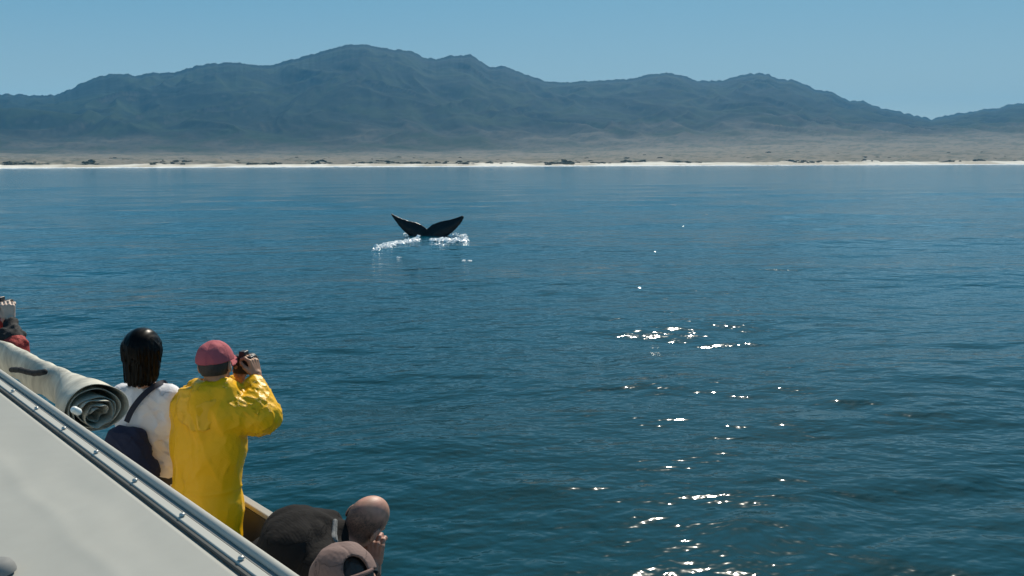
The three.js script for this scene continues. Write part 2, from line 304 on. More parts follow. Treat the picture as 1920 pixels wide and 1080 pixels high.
function mesh(f, lo, hi, cell) { // surface nets over a grid, far blocks skipped
  const n = [0, 1, 2].map((a) => Math.ceil((hi[a] - lo[a]) / cell) + 2), [nx, ny, nz] = n, g = new Float32Array(nx * ny * nz), B = 6, p = [0, 0, 0];
  const at = (i, j, k) => (k * ny + j) * nx + i;
  for (let k0 = 0; k0 < nz; k0 += B) for (let j0 = 0; j0 < ny; j0 += B) for (let i0 = 0; i0 < nx; i0 += B) {
    p[0] = lo[0] + (i0 + B / 2) * cell; p[1] = lo[1] + (j0 + B / 2) * cell; p[2] = lo[2] + (k0 + B / 2) * cell;
    const d = f(p), far = Math.abs(d) > cell * B * 1.6 + 0.02;
    for (let k = k0; k < Math.min(nz, k0 + B); k++) for (let j = j0; j < Math.min(ny, j0 + B); j++) for (let i = i0; i < Math.min(nx, i0 + B); i++) {
      if (far) g[at(i, j, k)] = d; else { p[0] = lo[0] + i * cell; p[1] = lo[1] + j * cell; p[2] = lo[2] + k * cell; g[at(i, j, k)] = f(p); }
    }
  }
  const id = new Int32Array(nx * ny * nz).fill(-1), pos = [], idx = [];
  for (let k = 0; k < nz - 1; k++) for (let j = 0; j < ny - 1; j++) for (let i = 0; i < nx - 1; i++) {
    let sx = 0, sy = 0, sz = 0, c = 0; const v = [];
    for (let q = 0; q < 8; q++) v.push(g[at(i + (q & 1), j + ((q >> 1) & 1), k + (q >> 2))]);
    for (const [a, b] of EDGES) if ((v[a] < 0) !== (v[b] < 0)) { const t = v[a] / (v[a] - v[b]); sx += lerp(a & 1, b & 1, t); sy += lerp((a >> 1) & 1, (b >> 1) & 1, t); sz += lerp(a >> 2, b >> 2, t); c++; }
    if (c) { id[at(i, j, k)] = pos.length / 3; pos.push(lo[0] + (i + sx / c) * cell, lo[1] + (j + sy / c) * cell, lo[2] + (k + sz / c) * cell); }
  }
  const quad = (a, b, c, d, flip) => { if (a < 0 || b < 0 || c < 0 || d < 0) return; if (flip) idx.push(a, c, b, a, d, c); else idx.push(a, b, c, a, c, d); };
  for (let k = 1; k < nz - 1; k++) for (let j = 1; j < ny - 1; j++) for (let i = 1; i < nx - 1; i++) {
    const s = g[at(i, j, k)] < 0;
    if (s !== (g[at(i + 1, j, k)] < 0)) quad(id[at(i, j - 1, k - 1)], id[at(i, j, k - 1)], id[at(i, j, k)], id[at(i, j - 1, k)], !s);
    if (s !== (g[at(i, j + 1, k)] < 0)) quad(id[at(i - 1, j, k - 1)], id[at(i - 1, j, k)], id[at(i, j, k)], id[at(i, j, k - 1)], !s);
    if (s !== (g[at(i, j, k + 1)] < 0)) quad(id[at(i - 1, j - 1, k)], id[at(i, j - 1, k)], id[at(i, j, k)], id[at(i - 1, j, k)], !s);
  }
  const geo = new THREE.BufferGeometry(); geo.setAttribute('position', new THREE.Float32BufferAttribute(pos, 3)); geo.setIndex(idx); geo.computeVertexNormals();
  return geo;
}
const EDGES = [[0, 1], [2, 3], [4, 5], [6, 7], [0, 2], [1, 3], [4, 6], [5, 7], [0, 4], [1, 5], [2, 6], [3, 7]];
function boxUV(g, s = 1) { const p = g.attributes.position, n = g.attributes.normal, uv = new Float32Array(p.count * 2); for (let i = 0; i < p.count; i++) { const x = Math.abs(n.getX(i)), y = Math.abs(n.getY(i)), z = Math.abs(n.getZ(i)); if (y > x && y > z) { uv[2 * i] = p.getX(i) * s; uv[2 * i + 1] = p.getZ(i) * s; } else if (x > z) { uv[2 * i] = p.getZ(i) * s; uv[2 * i + 1] = p.getY(i) * s; } else { uv[2 * i] = p.getX(i) * s; uv[2 * i + 1] = p.getY(i) * s; } } g.setAttribute('uv', new THREE.BufferAttribute(uv, 2)); return g; }
function boundsOf(list, pad) { const lo = [1e9, 1e9, 1e9], hi = [-1e9, -1e9, -1e9]; for (const b of list) for (const o of [0, 4]) for (let a = 0; a < 3; a++) { lo[a] = Math.min(lo[a], b[o + a] - b[o + 3] - pad); hi[a] = Math.max(hi[a], b[o + a] + b[o + 3] + pad); } return [lo, hi]; }
const limb = (a, ra, b, rb) => [a[0], a[1], a[2], ra, b[0], b[1], b[2], rb];
const cloth = (list, k, cell, folds) => { const f0 = bones(list, k), [lo, hi] = boundsOf(list, 0.04); return boxUV(mesh((p) => f0(p) + (folds ? folds(p) : 0), lo, hi, cell)); };

// ---------------------------------------------------------------- people
// head, in its own axes: faces -z, centre of the skull at the origin
function headShape(p) {
  const ax = Math.abs(p[0]), q = [ax, p[1], p[2]];
  let d = ell(q, [0, 0.018, 0.012], [0.077, 0.100, 0.098]);
  d = smin(d, ell(q, [0, -0.058, -0.034], [0.056, 0.066, 0.060]), 0.03);
  d = smin(d, cone(q, [0.012, 0.018, -0.086, 0.011, 0.045, 0.014, -0.068, 0.010]), 0.015);
  d = smin(d, cone(q, [0, 0.002, -0.088, 0.008, 0, -0.034, -0.108, 0.012]), 0.012);
  d = smin(d, cone(q, [0, -0.036, -0.098, 0.010, 0.013, -0.036, -0.092, 0.008]), 0.008);
  d = smin(d, cone(q, [0, -0.064, -0.092, 0.0075, 0.020, -0.066, -0.083, 0.005]), 0.006);
  d = smin(d, cone(q, [0, -0.074, -0.090, 0.008, 0.018, -0.073, -0.083, 0.005]), 0.006);
  d = smin(d, ell(q, [0, -0.105, -0.074], [0.022, 0.016, 0.018]), 0.02);
  d = Math.max(d, -(Math.hypot(ax - 0.032, p[1] - 0.002, p[2] + 0.098) - 0.020) + 0) * 1;
  d = smin(d, Math.hypot(ax - 0.031, p[1] - 0.001, p[2] + 0.076) - 0.0125, 0.004);
  const ear = ell([q[0] - 0.0, q[1], q[2] + (ax - 0.08) * -0.4], [0.082, -0.012, 0.016], [0.011, 0.034, 0.021]);
  d = smin(d, Math.max(ear, -(Math.hypot(ax - 0.092, p[1] + 0.008, p[2] - 0.010) - 0.012)), 0.008);
  return smin(d, cone(q, [0, -0.07, 0.022, 0.056, 0, -0.17, 0.035, 0.060]), 0.03);
}
// hand, in its own axes: wrist at the origin, fingers along +y, palm facing -z, thumb on the side of s
function handBones(s, curl) {
  const out = [limb([0, -0.05, 0], 0.026, [0, 0.0, 0], 0.026)], fx = [-0.030, -0.010, 0.011, 0.031], len = [0.064, 0.078, 0.083, 0.074];
  fx.forEach((x, i) => {
    out.push(limb([x * 0.6 * s, 0.005, 0], 0.017, [x * s, 0.078 + (i === 0 ? -0.008 : 0), 0], 0.0125));
    let a = 0, y = 0.078 + (i === 0 ? -0.008 : 0), z = 0, r = 0.0102;
    for (const share of [0.45, 0.31, 0.24]) { a += curl * (0.9 + 0.08 * i); const L = len[i] * share, y2 = y + Math.cos(a) * L, z2 = z - Math.sin(a) * L; out.push(limb([x * s, y, z], r, [x * s * 1.02, y2, z2], r * 0.92)); y = y2; z = z2; r *= 0.92; }
  });
  out.push(limb([0.028 * s, 0.012, -0.006], 0.018, [0.050 * s, 0.050, -0.024], 0.0125), limb([0.050 * s, 0.050, -0.024], 0.0115, [0.048 * s, 0.082, -0.044], 0.0095));
  return out;
}
function turnBones(list, m) { const v = V(); return list.map((b) => { v.set(b[0], b[1], b[2]).applyMatrix4(m); const a = v.toArray(); v.set(b[4], b[5], b[6]).applyMatrix4(m); return limb(a, b[3], v.toArray(), b[7]); }); }
function frame(at, y, z) { // axes from a direction for +y and a hint for +z
  const Y = V(...y).normalize(), X = V().crossVectors(Y, V(...z)).normalize(), Z = V().crossVectors(X, Y); return new THREE.Matrix4().makeBasis(X, Y, Z).setPosition(...at);
}
function headMatrix(at, yaw, pitch, roll) { const m = new THREE.Matrix4().makeRotationFromEuler(new THREE.Euler(pitch, yaw, roll, 'YXZ')); return m.setPosition(...at); }
function inHead(m) { const inv = m.clone().invert(), v = V(); return (p) => { v.set(p[0], p[1], p[2]).applyMatrix4(inv); return [v.x, v.y, v.z]; }; }
const skinMap = noiseTexture(128, (u, v) => 0.86 + 0.10 * loop3(u, v, 2.2) + 0.05 * loop3(u, v, 6, 3), false);
const clothBump = noiseTexture(256, (u, v) => 0.5 + 0.22 * loop3(u, v, 3) + 0.16 * loop3(u, v, 9, 2) + 0.12 * Math.sin(u * 6.2832 * 64) * Math.sin(v * 6.2832 * 64), false);
function fabric(color, rough = 0.85, bump = 0.004, extra = {}) { return std(color, rough, { bumpMap: clothBump, bumpScale: bump, ...extra }); }
// j: joints as offsets from the feet; the skin is one figure: trunk, limbs, head and hands
function figure(name, label, feet, j, skin) {
  const g = base(name, ...feet, label, 'person');
  const L = (a, ra, b, rb) => limb(j[a], ra, j[b], rb), core = [L('shL', 0.045, 'shR', 0.045), L('chest', 0.10, 'waist', 0.09), L('waist', 0.09, 'hip', 0.095), L('neck', 0.05, 'chest', 0.08),
    L('shL', 0.045, 'elL', 0.036), L('elL', 0.036, 'haL', 0.025), L('shR', 0.045, 'elR', 0.036), L('elR', 0.036, 'haR', 0.025),
    L('hip', 0.08, 'knL', 0.05), L('knL', 0.05, 'ftL', 0.035), L('hip', 0.08, 'knR', 0.05), L('knR', 0.05, 'ftR', 0.035)];
  const geos = [cloth(core, 0.04, 0.016)];
  const hm = headMatrix(j.head, ...j.headTurn), to = inHead(hm), c = j.head;
  geos.push(boxUV(mesh((p) => headShape(to(p)), [c[0] - 0.17, c[1] - 0.2, c[2] - 0.17], [c[0] + 0.17, c[1] + 0.17, c[2] + 0.17], 0.0045)));
  for (const [s, at, f] of [[1, j.haL, j.handL], [-1, j.haR, j.handR]]) if (f) { const list = turnBones(handBones(s, f.curl), frame(at, f.y, f.z)), [lo, hi] = boundsOf(list, 0.01); geos.push(boxUV(mesh(bones(list, 0.006), lo, hi, 0.0035))); }
  const body = put('body', mergeGeometries(geos), std(skin, 0.55, { map: skinMap }), g);
  return { g, hm, to, body };
}
function legs(g, j, trousers, shoes) {
  put('trousers', cloth([limb(j.hip, 0.125, j.knL, 0.085), limb(j.knL, 0.085, j.ftL, 0.07), limb(j.hip, 0.125, j.knR, 0.085), limb(j.knR, 0.085, j.ftR, 0.07)], 0.05, 0.018), fabric(trousers, 0.9), g);
  for (const f of [j.ftL, j.ftR]) put('shoe', cloth([limb([f[0], 0.045, f[2]], 0.045, [f[0] + (j.toe?.[0] ?? 0), 0.035, f[2] + (j.toe?.[1] ?? -0.16)], 0.035)], 0.02, 0.014), std(shoes, 0.6), g);
}
const sub = (P, F) => [P[0] - F[0], P[1] - F[1], P[2] - F[2]];
const relative = (o, F) => Object.fromEntries(Object.entries(o).map(([k, v]) => [k, Array.isArray(v) && v.length === 3 && !['headTurn', 'toe'].includes(k) ? sub(v, F) : v]));
const ridge = (x, y, z, s) => Math.pow(1 - Math.abs(n3(x * s, y * s, z * s)), 5);
const crease = (p, s, q) => 1 - Math.abs(n3(p[0] * s, p[1] * s * q, p[2] * s)) * 2;
function cap(to, j, g, color, yawOpening, bump) { // a cloth cap: crown, brim, button, and, if asked, the arched gap above the strap
  const c = j.head, crown = (p) => {
    const q = to(p), seam = Math.abs(Math.sin(3 * Math.atan2(q[0], q[2])));
    let d = ell(q, [0, 0.028, 0.010], [0.098, 0.104, 0.114]) + 0.0022 * (1 - smooth(0, 0.1, seam)) - 0.003 * n3(q[0] * 14, q[1] * 9, q[2] * 14) - 0.0015 * crease(q, 12, 0.6);
    d = Math.max(d, -ell(q, [0, 0.022, 0.010], [0.090, 0.098, 0.106]));
    d = Math.max(d, 0.022 - q[1] - 0.10 * Math.max(0, q[2]) + 0.02 * q[2]);
    if (yawOpening) d = Math.max(d, -(Math.max(Math.hypot(q[0], (q[1] - 0.022) * 0.8) - 0.036, -q[2])));
    return d;
  };
  const r = 0.16, lo = [c[0] - r, c[1] - 0.06, c[2] - r], hi = [c[0] + r, c[1] + 0.19, c[2] + r];
  const m = put('cap', boxUV(mesh(crown, lo, hi, 0.004)), fabric(color, 0.85, 0.003), g);
  const brim = (p) => { const q = to(p), y = q[1] - 0.012 + 2.2 * q[0] * q[0] + 0.25 * (q[2] + 0.1), plan = Math.hypot(q[0] / 0.088, (q[2] + 0.075) / 0.105) - 1; return Math.max(Math.abs(y) - 0.0045, plan * 0.08, (ell(q, [0, 0.02, 0.01], [0.088, 0.12, 0.104]) < 0 ? 1 : -1) * 0.003); };
  put('brim', boxUV(mesh(brim, [c[0] - 0.24, c[1] - 0.12, c[2] - 0.24], [c[0] + 0.24, c[1] + 0.12, c[2] + 0.24], 0.0045)), fabric(color, 0.85, 0.003), g);
  put('cap_button', cloth([limb(V(0, 0.126, 0.01).applyMatrix4(headMatrix(j.head, ...j.headTurn)).toArray(), 0.008, V(0, 0.127, 0.01).applyMatrix4(headMatrix(j.head, ...j.headTurn)).toArray(), 0.008)], 0.01, 0.004), fabric(color, 0.85, 0.002), g);
  return m;
}
function handCamera(at, forward, up, label, size, parts) { // a compact camera: body, grip, lens, finder hump
  const o = base('camera', ...at, label, 'camera'), black = std([0.014, 0.014, 0.016], 0.45), [w, h, d] = size;
  o.quaternion.setFromRotationMatrix(frame([0, 0, 0], up, [-forward[0], -forward[1], -forward[2]]));
  put('camera_body', new RoundedBoxGeometry(w, h, d, 3, 0.008), black, o);
  const grip = put('grip', new RoundedBoxGeometry(w * 0.22, h * 0.96, d * 0.7, 3, 0.009), std([0.02, 0.02, 0.02], 0.85), o); grip.position.set(w * 0.41, 0, -d * 0.5);
  const hump = put('viewfinder', new RoundedBoxGeometry(w * 0.34, h * 0.34, d * 0.95, 3, 0.007), black, o); hump.position.set(0, h * 0.58, 0);
  const lens = new THREE.LatheGeometry([[0.0, 0], [0.026, 0], [0.029, 0.004], [0.029, 0.030], [0.031, 0.033], [0.031, parts], [0.028, parts + 0.003], [0.025, parts - 0.006], [0, parts - 0.01]].map(([x, y]) => new THREE.Vector2(x * h / 0.075, y)), 28);
  lens.rotateX(-Math.PI / 2); const l = put('lens', lens, black, o); l.position.z = -d / 2 - 0.001;
  return o;
}
{ // ---- the person in the yellow raincoat
  const F = [-1.68, 2.3, -4.78];
  const j = relative({
    head: [-1.620, 3.918, -4.74], headTurn: [-0.04, -0.06, 0.05], neck: [-1.64, 3.79, -4.74], shL: [-1.815, 3.665, -4.83], shR: [-1.535, 3.665, -4.67], chest: [-1.68, 3.50, -4.76], waist: [-1.69, 3.25, -4.76], hip: [-1.69, 3.12, -4.77],
    elL: [-1.70, 3.52, -5.03], haL: [-1.555, 3.80, -4.96], elR: [-1.375, 3.62, -4.72], haR: [-1.438, 3.832, -4.87],
    knL: [-1.77, 2.78, -4.80], ftL: [-1.78, 2.36, -4.79], knR: [-1.61, 2.78, -4.74], ftR: [-1.60, 2.36, -4.72],
  }, F);
  j.headTurn = [-0.04, -0.06, 0.05]; j.toe = [0.08, -0.15];
  j.handL = { y: [0.15, 0.85, 0.15], z: [-0.5, 0, -0.6], curl: 0.62 }; j.handR = { y: [-0.25, 0.9, -0.12], z: [0.75, 0.05, 0.3], curl: 0.70 };
  const { g, to } = figure('person', 'person in a bright yellow raincoat and red cap holding up a camera', F, j, [0.50, 0.25, 0.15]);
  const s = (k) => j[k], yellow = [0.95, 0.49, 0.004];
  const P = (x, y, z) => sub([x, y, z], F);
  const coat = [
    limb(P(-1.80, 3.66, -4.82), 0.085, P(-1.55, 3.66, -4.68), 0.085), limb(P(-1.73, 3.715, -4.78), 0.075, P(-1.60, 3.715, -4.70), 0.075),
    limb(P(-1.775, 3.45, -4.81), 0.135, P(-1.625, 3.45, -4.73), 0.135), limb(P(-1.80, 3.1, -4.81), 0.125, P(-1.655, 3.1, -4.74), 0.128), limb(P(-1.81, 2.78, -4.81), 0.128, P(-1.655, 2.78, -4.74), 0.130),
    limb(P(-1.79, 3.64, -4.82), 0.10, P(-1.79, 3.1, -4.81), 0.135), limb(P(-1.56, 3.64, -4.69), 0.10, P(-1.65, 3.1, -4.74), 0.125), limb(P(-1.80, 3.1, -4.81), 0.125, P(-1.81, 2.74, -4.81), 0.13), limb(P(-1.65, 3.1, -4.74), 0.125, P(-1.65, 2.74, -4.74), 0.13),
    limb(P(-1.70, 3.66, -4.76), 0.12, P(-1.72, 2.8, -4.77), 0.14),
    limb(P(-1.55, 3.66, -4.69), 0.092, P(-1.375, 3.63, -4.72), 0.092), limb(P(-1.375, 3.63, -4.72), 0.092, P(-1.44, 3.77, -4.83), 0.062),
    limb(P(-1.80, 3.65, -4.83), 0.088, P(-1.71, 3.51, -5.02), 0.09), limb(P(-1.71, 3.51, -5.02), 0.09, P(-1.59, 3.72, -4.98), 0.066),
    limb(P(-1.735, 3.79, -4.76), 0.046, P(-1.67, 3.775, -4.655), 0.05), limb(P(-1.67, 3.775, -4.655), 0.05, P(-1.565, 3.785, -4.69), 0.046), limb(P(-1.565, 3.785, -4.69), 0.046, P(-1.555, 3.77, -4.79), 0.04), limb(P(-1.69, 3.70, -4.645), 0.06, P(-1.66, 3.57, -4.645), 0.045),
  ];
  const elbow = P(-1.42, 3.67, -4.74);
  const folds = (p) => {
    const down = smooth(0.95, 1.25, p[1]) , e = Math.exp(-((p[0] - elbow[0]) ** 2 + (p[1] - elbow[1]) ** 2 + (p[2] - elbow[2]) ** 2) / 0.022);
    const body = 1 - smooth(-1.50 - F[0], -1.44 - F[0], p[0]) * smooth(1.1, 1.2, p[1]);
    return 0.007 * n3(p[0] * 6, p[1] * 1.1, p[2] * 6) - body * 0.0065 * ridge(p[0] + 0.12 * p[1], p[1] * 0.22, p[2], 7) - 0.0045 * body * ridge(p[0] - 0.5 * p[1], p[1] * 0.5, p[2] + 3, 5) - 0.012 * e * ridge(p[0] + 0.7 * p[1], p[1] * 0.6, p[2], 13) - 0.007 * (1 - body) * ridge(p[0], p[1], p[2] + 7, 10) - 0.004 * down * ridge(p[0], p[1] * 0.5, p[2] + 5, 12) - 0.005 * smooth(0.014, 0.0, Math.abs(p[1] - 0.92 - 0.06 * p[0]));
  };
  const [lo, hi] = boundsOf(coat, 0.04), f0 = bones(coat, 0.055), neck = P(-1.635, 3.80, -4.755);
  const shape = (p) => { let d = f0(p) + folds(p); d = Math.max(d, 0.455 + 0.012 * n3(p[0] * 5, 1, p[2] * 5) - p[1]); return Math.max(d, -(Math.hypot(p[0] - neck[0], (p[1] - neck[1]) * 0.6, p[2] - neck[2]) - 0.076)); };
  put('raincoat', boxUV(mesh(shape, lo, hi, 0.0085)), new THREE.MeshPhysicalMaterial({ color: lin(...yellow), roughness: 0.42, specularIntensity: 0.55, bumpMap: clothBump, bumpScale: 0.003 }), g);
  { // the hood lies folded on the back
    const H = P(-1.665, 3.705, -4.64), sheet = (p) => { const x = (p[0] - H[0]) / 0.135, y = (p[1] - H[1]), back = H[2] + 0.028 - 0.10 * x * x * 0.5 - 0.35 * Math.max(0, y - 0.02), low = -0.115 + 0.05 * x * x + 0.008 * n3(p[0] * 20, 1, 3); return Math.max(Math.abs(p[2] - back - 0.010 * ridge(p[0], p[1] * 0.5, 2, 12)) - 0.016, low - y, y - 0.105 + 0.02 * x * x, (Math.abs(x) - 1) * 0.13); };
    put('hood', boxUV(mesh((p) => sheet(p) - 0.008, [H[0] - 0.2, H[1] - 0.17, H[2] - 0.16], [H[0] + 0.2, H[1] + 0.16, H[2] + 0.12], 0.007)), std(yellow, 0.42, { bumpMap: clothBump, bumpScale: 0.003 }), g);
  }
  legs(g, j, [0.05, 0.055, 0.07], [0.03, 0.03, 0.03]);
  cap(to, j, g, [0.44, 0.085, 0.105], false);
  // short dark hair showing under the cap
  const c = j.head;
  put('hair', boxUV(mesh((p) => { const q = to(p); return Math.max(ell(q, [0, 0.008, 0.016], [0.082, 0.104, 0.103]) + 0.002 * n3(q[0] * 90, q[1] * 30, q[2] * 90), q[1] - 0.05, -0.052 - q[1], 0.018 - q[2]); }, [c[0] - 0.13, c[1] - 0.1, c[2] - 0.13], [c[0] + 0.13, c[1] + 0.1, c[2] + 0.13], 0.004)), std([0.03, 0.022, 0.018], 0.6), g);
  const cam = handCamera([-1.515, 3.880, -4.90], [0.16, 0.02, -0.98], [0.02, 1, 0.02], 'black camera held to the eye by the person in the yellow raincoat', [0.115, 0.105, 0.055], 0.07);
  const strap = new THREE.TubeGeometry(new THREE.CatmullRomCurve3([V(0.066, 0.02, 0), V(0.082, -0.06, 0.03), V(0.085, -0.14, 0.05), V(0.06, -0.19, 0.10)]), 24, 0.008, 8); put('strap', strap, std([0.02, 0.02, 0.022], 0.8), cam);
}
{ // ---- the person with long dark hair and a white top
  const F = [-2.13, 2.3, -5.03];
  const j = relative({
    head: [-2.130, 3.935, -5.03], neck: [-2.13, 3.79, -5.02], shL: [-2.28, 3.655, -5.05], shR: [-1.985, 3.655, -5.01], chest: [-2.13, 3.50, -5.03], waist: [-2.125, 3.28, -5.04], hip: [-2.12, 3.15, -5.04],
    elL: [-2.30, 3.40, -5.12], haL: [-2.22, 3.30, -5.32], elR: [-1.975, 3.40, -5.03], haR: [-2.01, 3.28, -5.24],
    knL: [-2.20, 2.78, -5.06], ftL: [-2.21, 2.36, -5.04], knR: [-2.05, 2.78, -5.04], ftR: [-2.04, 2.36, -5.02],
  }, F);
  j.headTurn = [-0.22, -0.02, 0]; j.toe = [0.03, -0.16];
  j.handL = { y: [0.3, -0.2, -1], z: [0, 1, 0], curl: 0.4 }; j.handR = { y: [-0.2, -0.2, -1], z: [0, 1, 0], curl: 0.4 };
  const { g, to } = figure('person', 'person with long dark hair and a white long-sleeved top seen from behind', F, j, [0.42, 0.23, 0.16]);
  const P = (x, y, z) => sub([x, y, z], F);
  const top = [limb(j.shL, 0.062, j.shR, 0.062), limb(P(-2.20, 3.69, -5.03), 0.05, P(-2.06, 3.69, -5.02), 0.05), limb(P(-2.215, 3.5, -5.04), 0.095, P(-2.045, 3.5, -5.02), 0.095), limb(P(-2.20, 3.25, -5.04), 0.09, P(-2.05, 3.25, -5.03), 0.09), limb(P(-2.21, 3.05, -5.04), 0.105, P(-2.04, 3.05, -5.03), 0.105), limb(P(-2.13, 3.62, -5.03), 0.1, P(-2.125, 3.05, -5.03), 0.11),
    limb(j.shR, 0.064, j.elR, 0.052), limb(j.elR, 0.052, P(-2.01, 3.305, -5.20), 0.038), limb(j.shL, 0.064, j.elL, 0.052), limb(j.elL, 0.052, P(-2.235, 3.315, -5.28), 0.038)];
  put('top', cloth(top, 0.04, 0.0085, (p) => 0.004 * n3(p[0] * 9, p[1] * 5, p[2] * 9) - 0.009 * ridge(p[0] + 0.5 * p[1], p[1] * 0.7, p[2], 9)), fabric([0.74, 0.74, 0.78], 0.85), g);
  legs(g, j, [0.035, 0.035, 0.04], [0.05, 0.05, 0.05]);
  const c = j.head, hair = (p) => {
    const q = to(p), strand = 0.0035 * n3(q[0] * 60, q[1] * 4, q[2] * 60) + 0.0022 * n3(q[0] * 130, q[1] * 7, q[2] * 130);
    let d = smin(ell(q, [0, 0.024, 0.018], [0.100, 0.112, 0.116]), cone(q, [0, -0.01, 0.035, 0.090, 0, -0.145, 0.045, 0.082]), 0.05);
    d = smin(d, cone(q, [0.058, 0.0, 0.02, 0.047, 0.062, -0.125, 0.03, 0.038]), 0.04); d = smin(d, cone(q, [-0.058, 0.0, 0.02, 0.047, -0.060, -0.145, 0.03, 0.040]), 0.04);
    d += 1.7 * strand * smooth(0.10, 0.0, q[1]) + 0.0015 * n3(q[0] * 30, q[1] * 10, q[2] * 8);
    const face = ell(q, [0, -0.03, -0.115], [0.066, 0.10, 0.105]); d = Math.max(d, -face);
    return Math.max(d, -0.185 - q[1] + 0.02 * n3(q[0] * 40, 0, q[2] * 40));
  };
  put('hair', boxUV(mesh(hair, [c[0] - 0.2, c[1] - 0.27, c[2] - 0.2], [c[0] + 0.2, c[1] + 0.2, c[2] + 0.24], 0.0045)), new THREE.MeshPhysicalMaterial({ color: lin(0.002, 0.0018, 0.0018), roughness: 0.36, specularIntensity: 0.22 }), g);
  // navy shoulder bag and its strap
  const B = [-2.165, 3.385, -4.885], bag = base('shoulder_bag', ...B, 'soft navy blue bag slung behind the person in the white top', 'bag');
  const bagBones = [limb([-0.08, 0.08, 0.0], 0.055, [0.02, 0.08, 0.0], 0.045), limb([-0.07, -0.08, 0], 0.07, [0.075, -0.13, 0.01], 0.055), limb([-0.08, 0.06, 0], 0.06, [-0.07, -0.1, 0], 0.075), limb([0.02, 0.075, 0.0], 0.045, [0.08, -0.13, 0.01], 0.055), limb([-0.02, 0.03, 0], 0.07, [0.02, -0.1, 0], 0.08)];
  put('bag_body', cloth(bagBones, 0.04, 0.0085, (p) => 0.006 * n3(p[0] * 9, p[1] * 9, p[2] * 9) - 0.010 * ridge(p[0] + 0.8 * p[1], p[1] * 0.5, p[2], 10)), fabric([0.012, 0.018, 0.050], 0.9), bag);
  const W = (x, y, z) => V(x - B[0], y - B[1], z - B[2]);
  const path = new THREE.CatmullRomCurve3([W(-2.035, 3.66, -5.115), W(-2.035, 3.735, -5.055), W(-2.045, 3.742, -5.00), W(-2.085, 3.715, -4.945), W(-2.135, 3.66, -4.915), W(-2.175, 3.60, -4.905), W(-2.20, 3.545, -4.90)]), pts = path.getPoints(40), pos = [], idx = [];
  pts.forEach((p, i) => { const t = path.getTangent(i / 40), n = V(0.1, 0.35, 1).normalize(), b = V().crossVectors(t, n).normalize(); for (const [u, w] of [[-0.016, 0], [0.016, 0], [0.016, 0.004], [-0.016, 0.004]]) pos.push(p.x + b.x * u + n.x * w, p.y + b.y * u + n.y * w, p.z + b.z * u + n.z * w); if (i) for (let q = 0; q < 4; q++) { const a = (i - 1) * 4 + q, b2 = (i - 1) * 4 + (q + 1) % 4; idx.push(a, b2, b2 + 4, a, b2 + 4, a + 4); } });
  const sg = new THREE.BufferGeometry(); sg.setAttribute('position', new THREE.Float32BufferAttribute(pos, 3)); sg.setIndex(idx); sg.computeVertexNormals(); put('strap', sg, std([0.014, 0.018, 0.035], 0.85), bag);
}
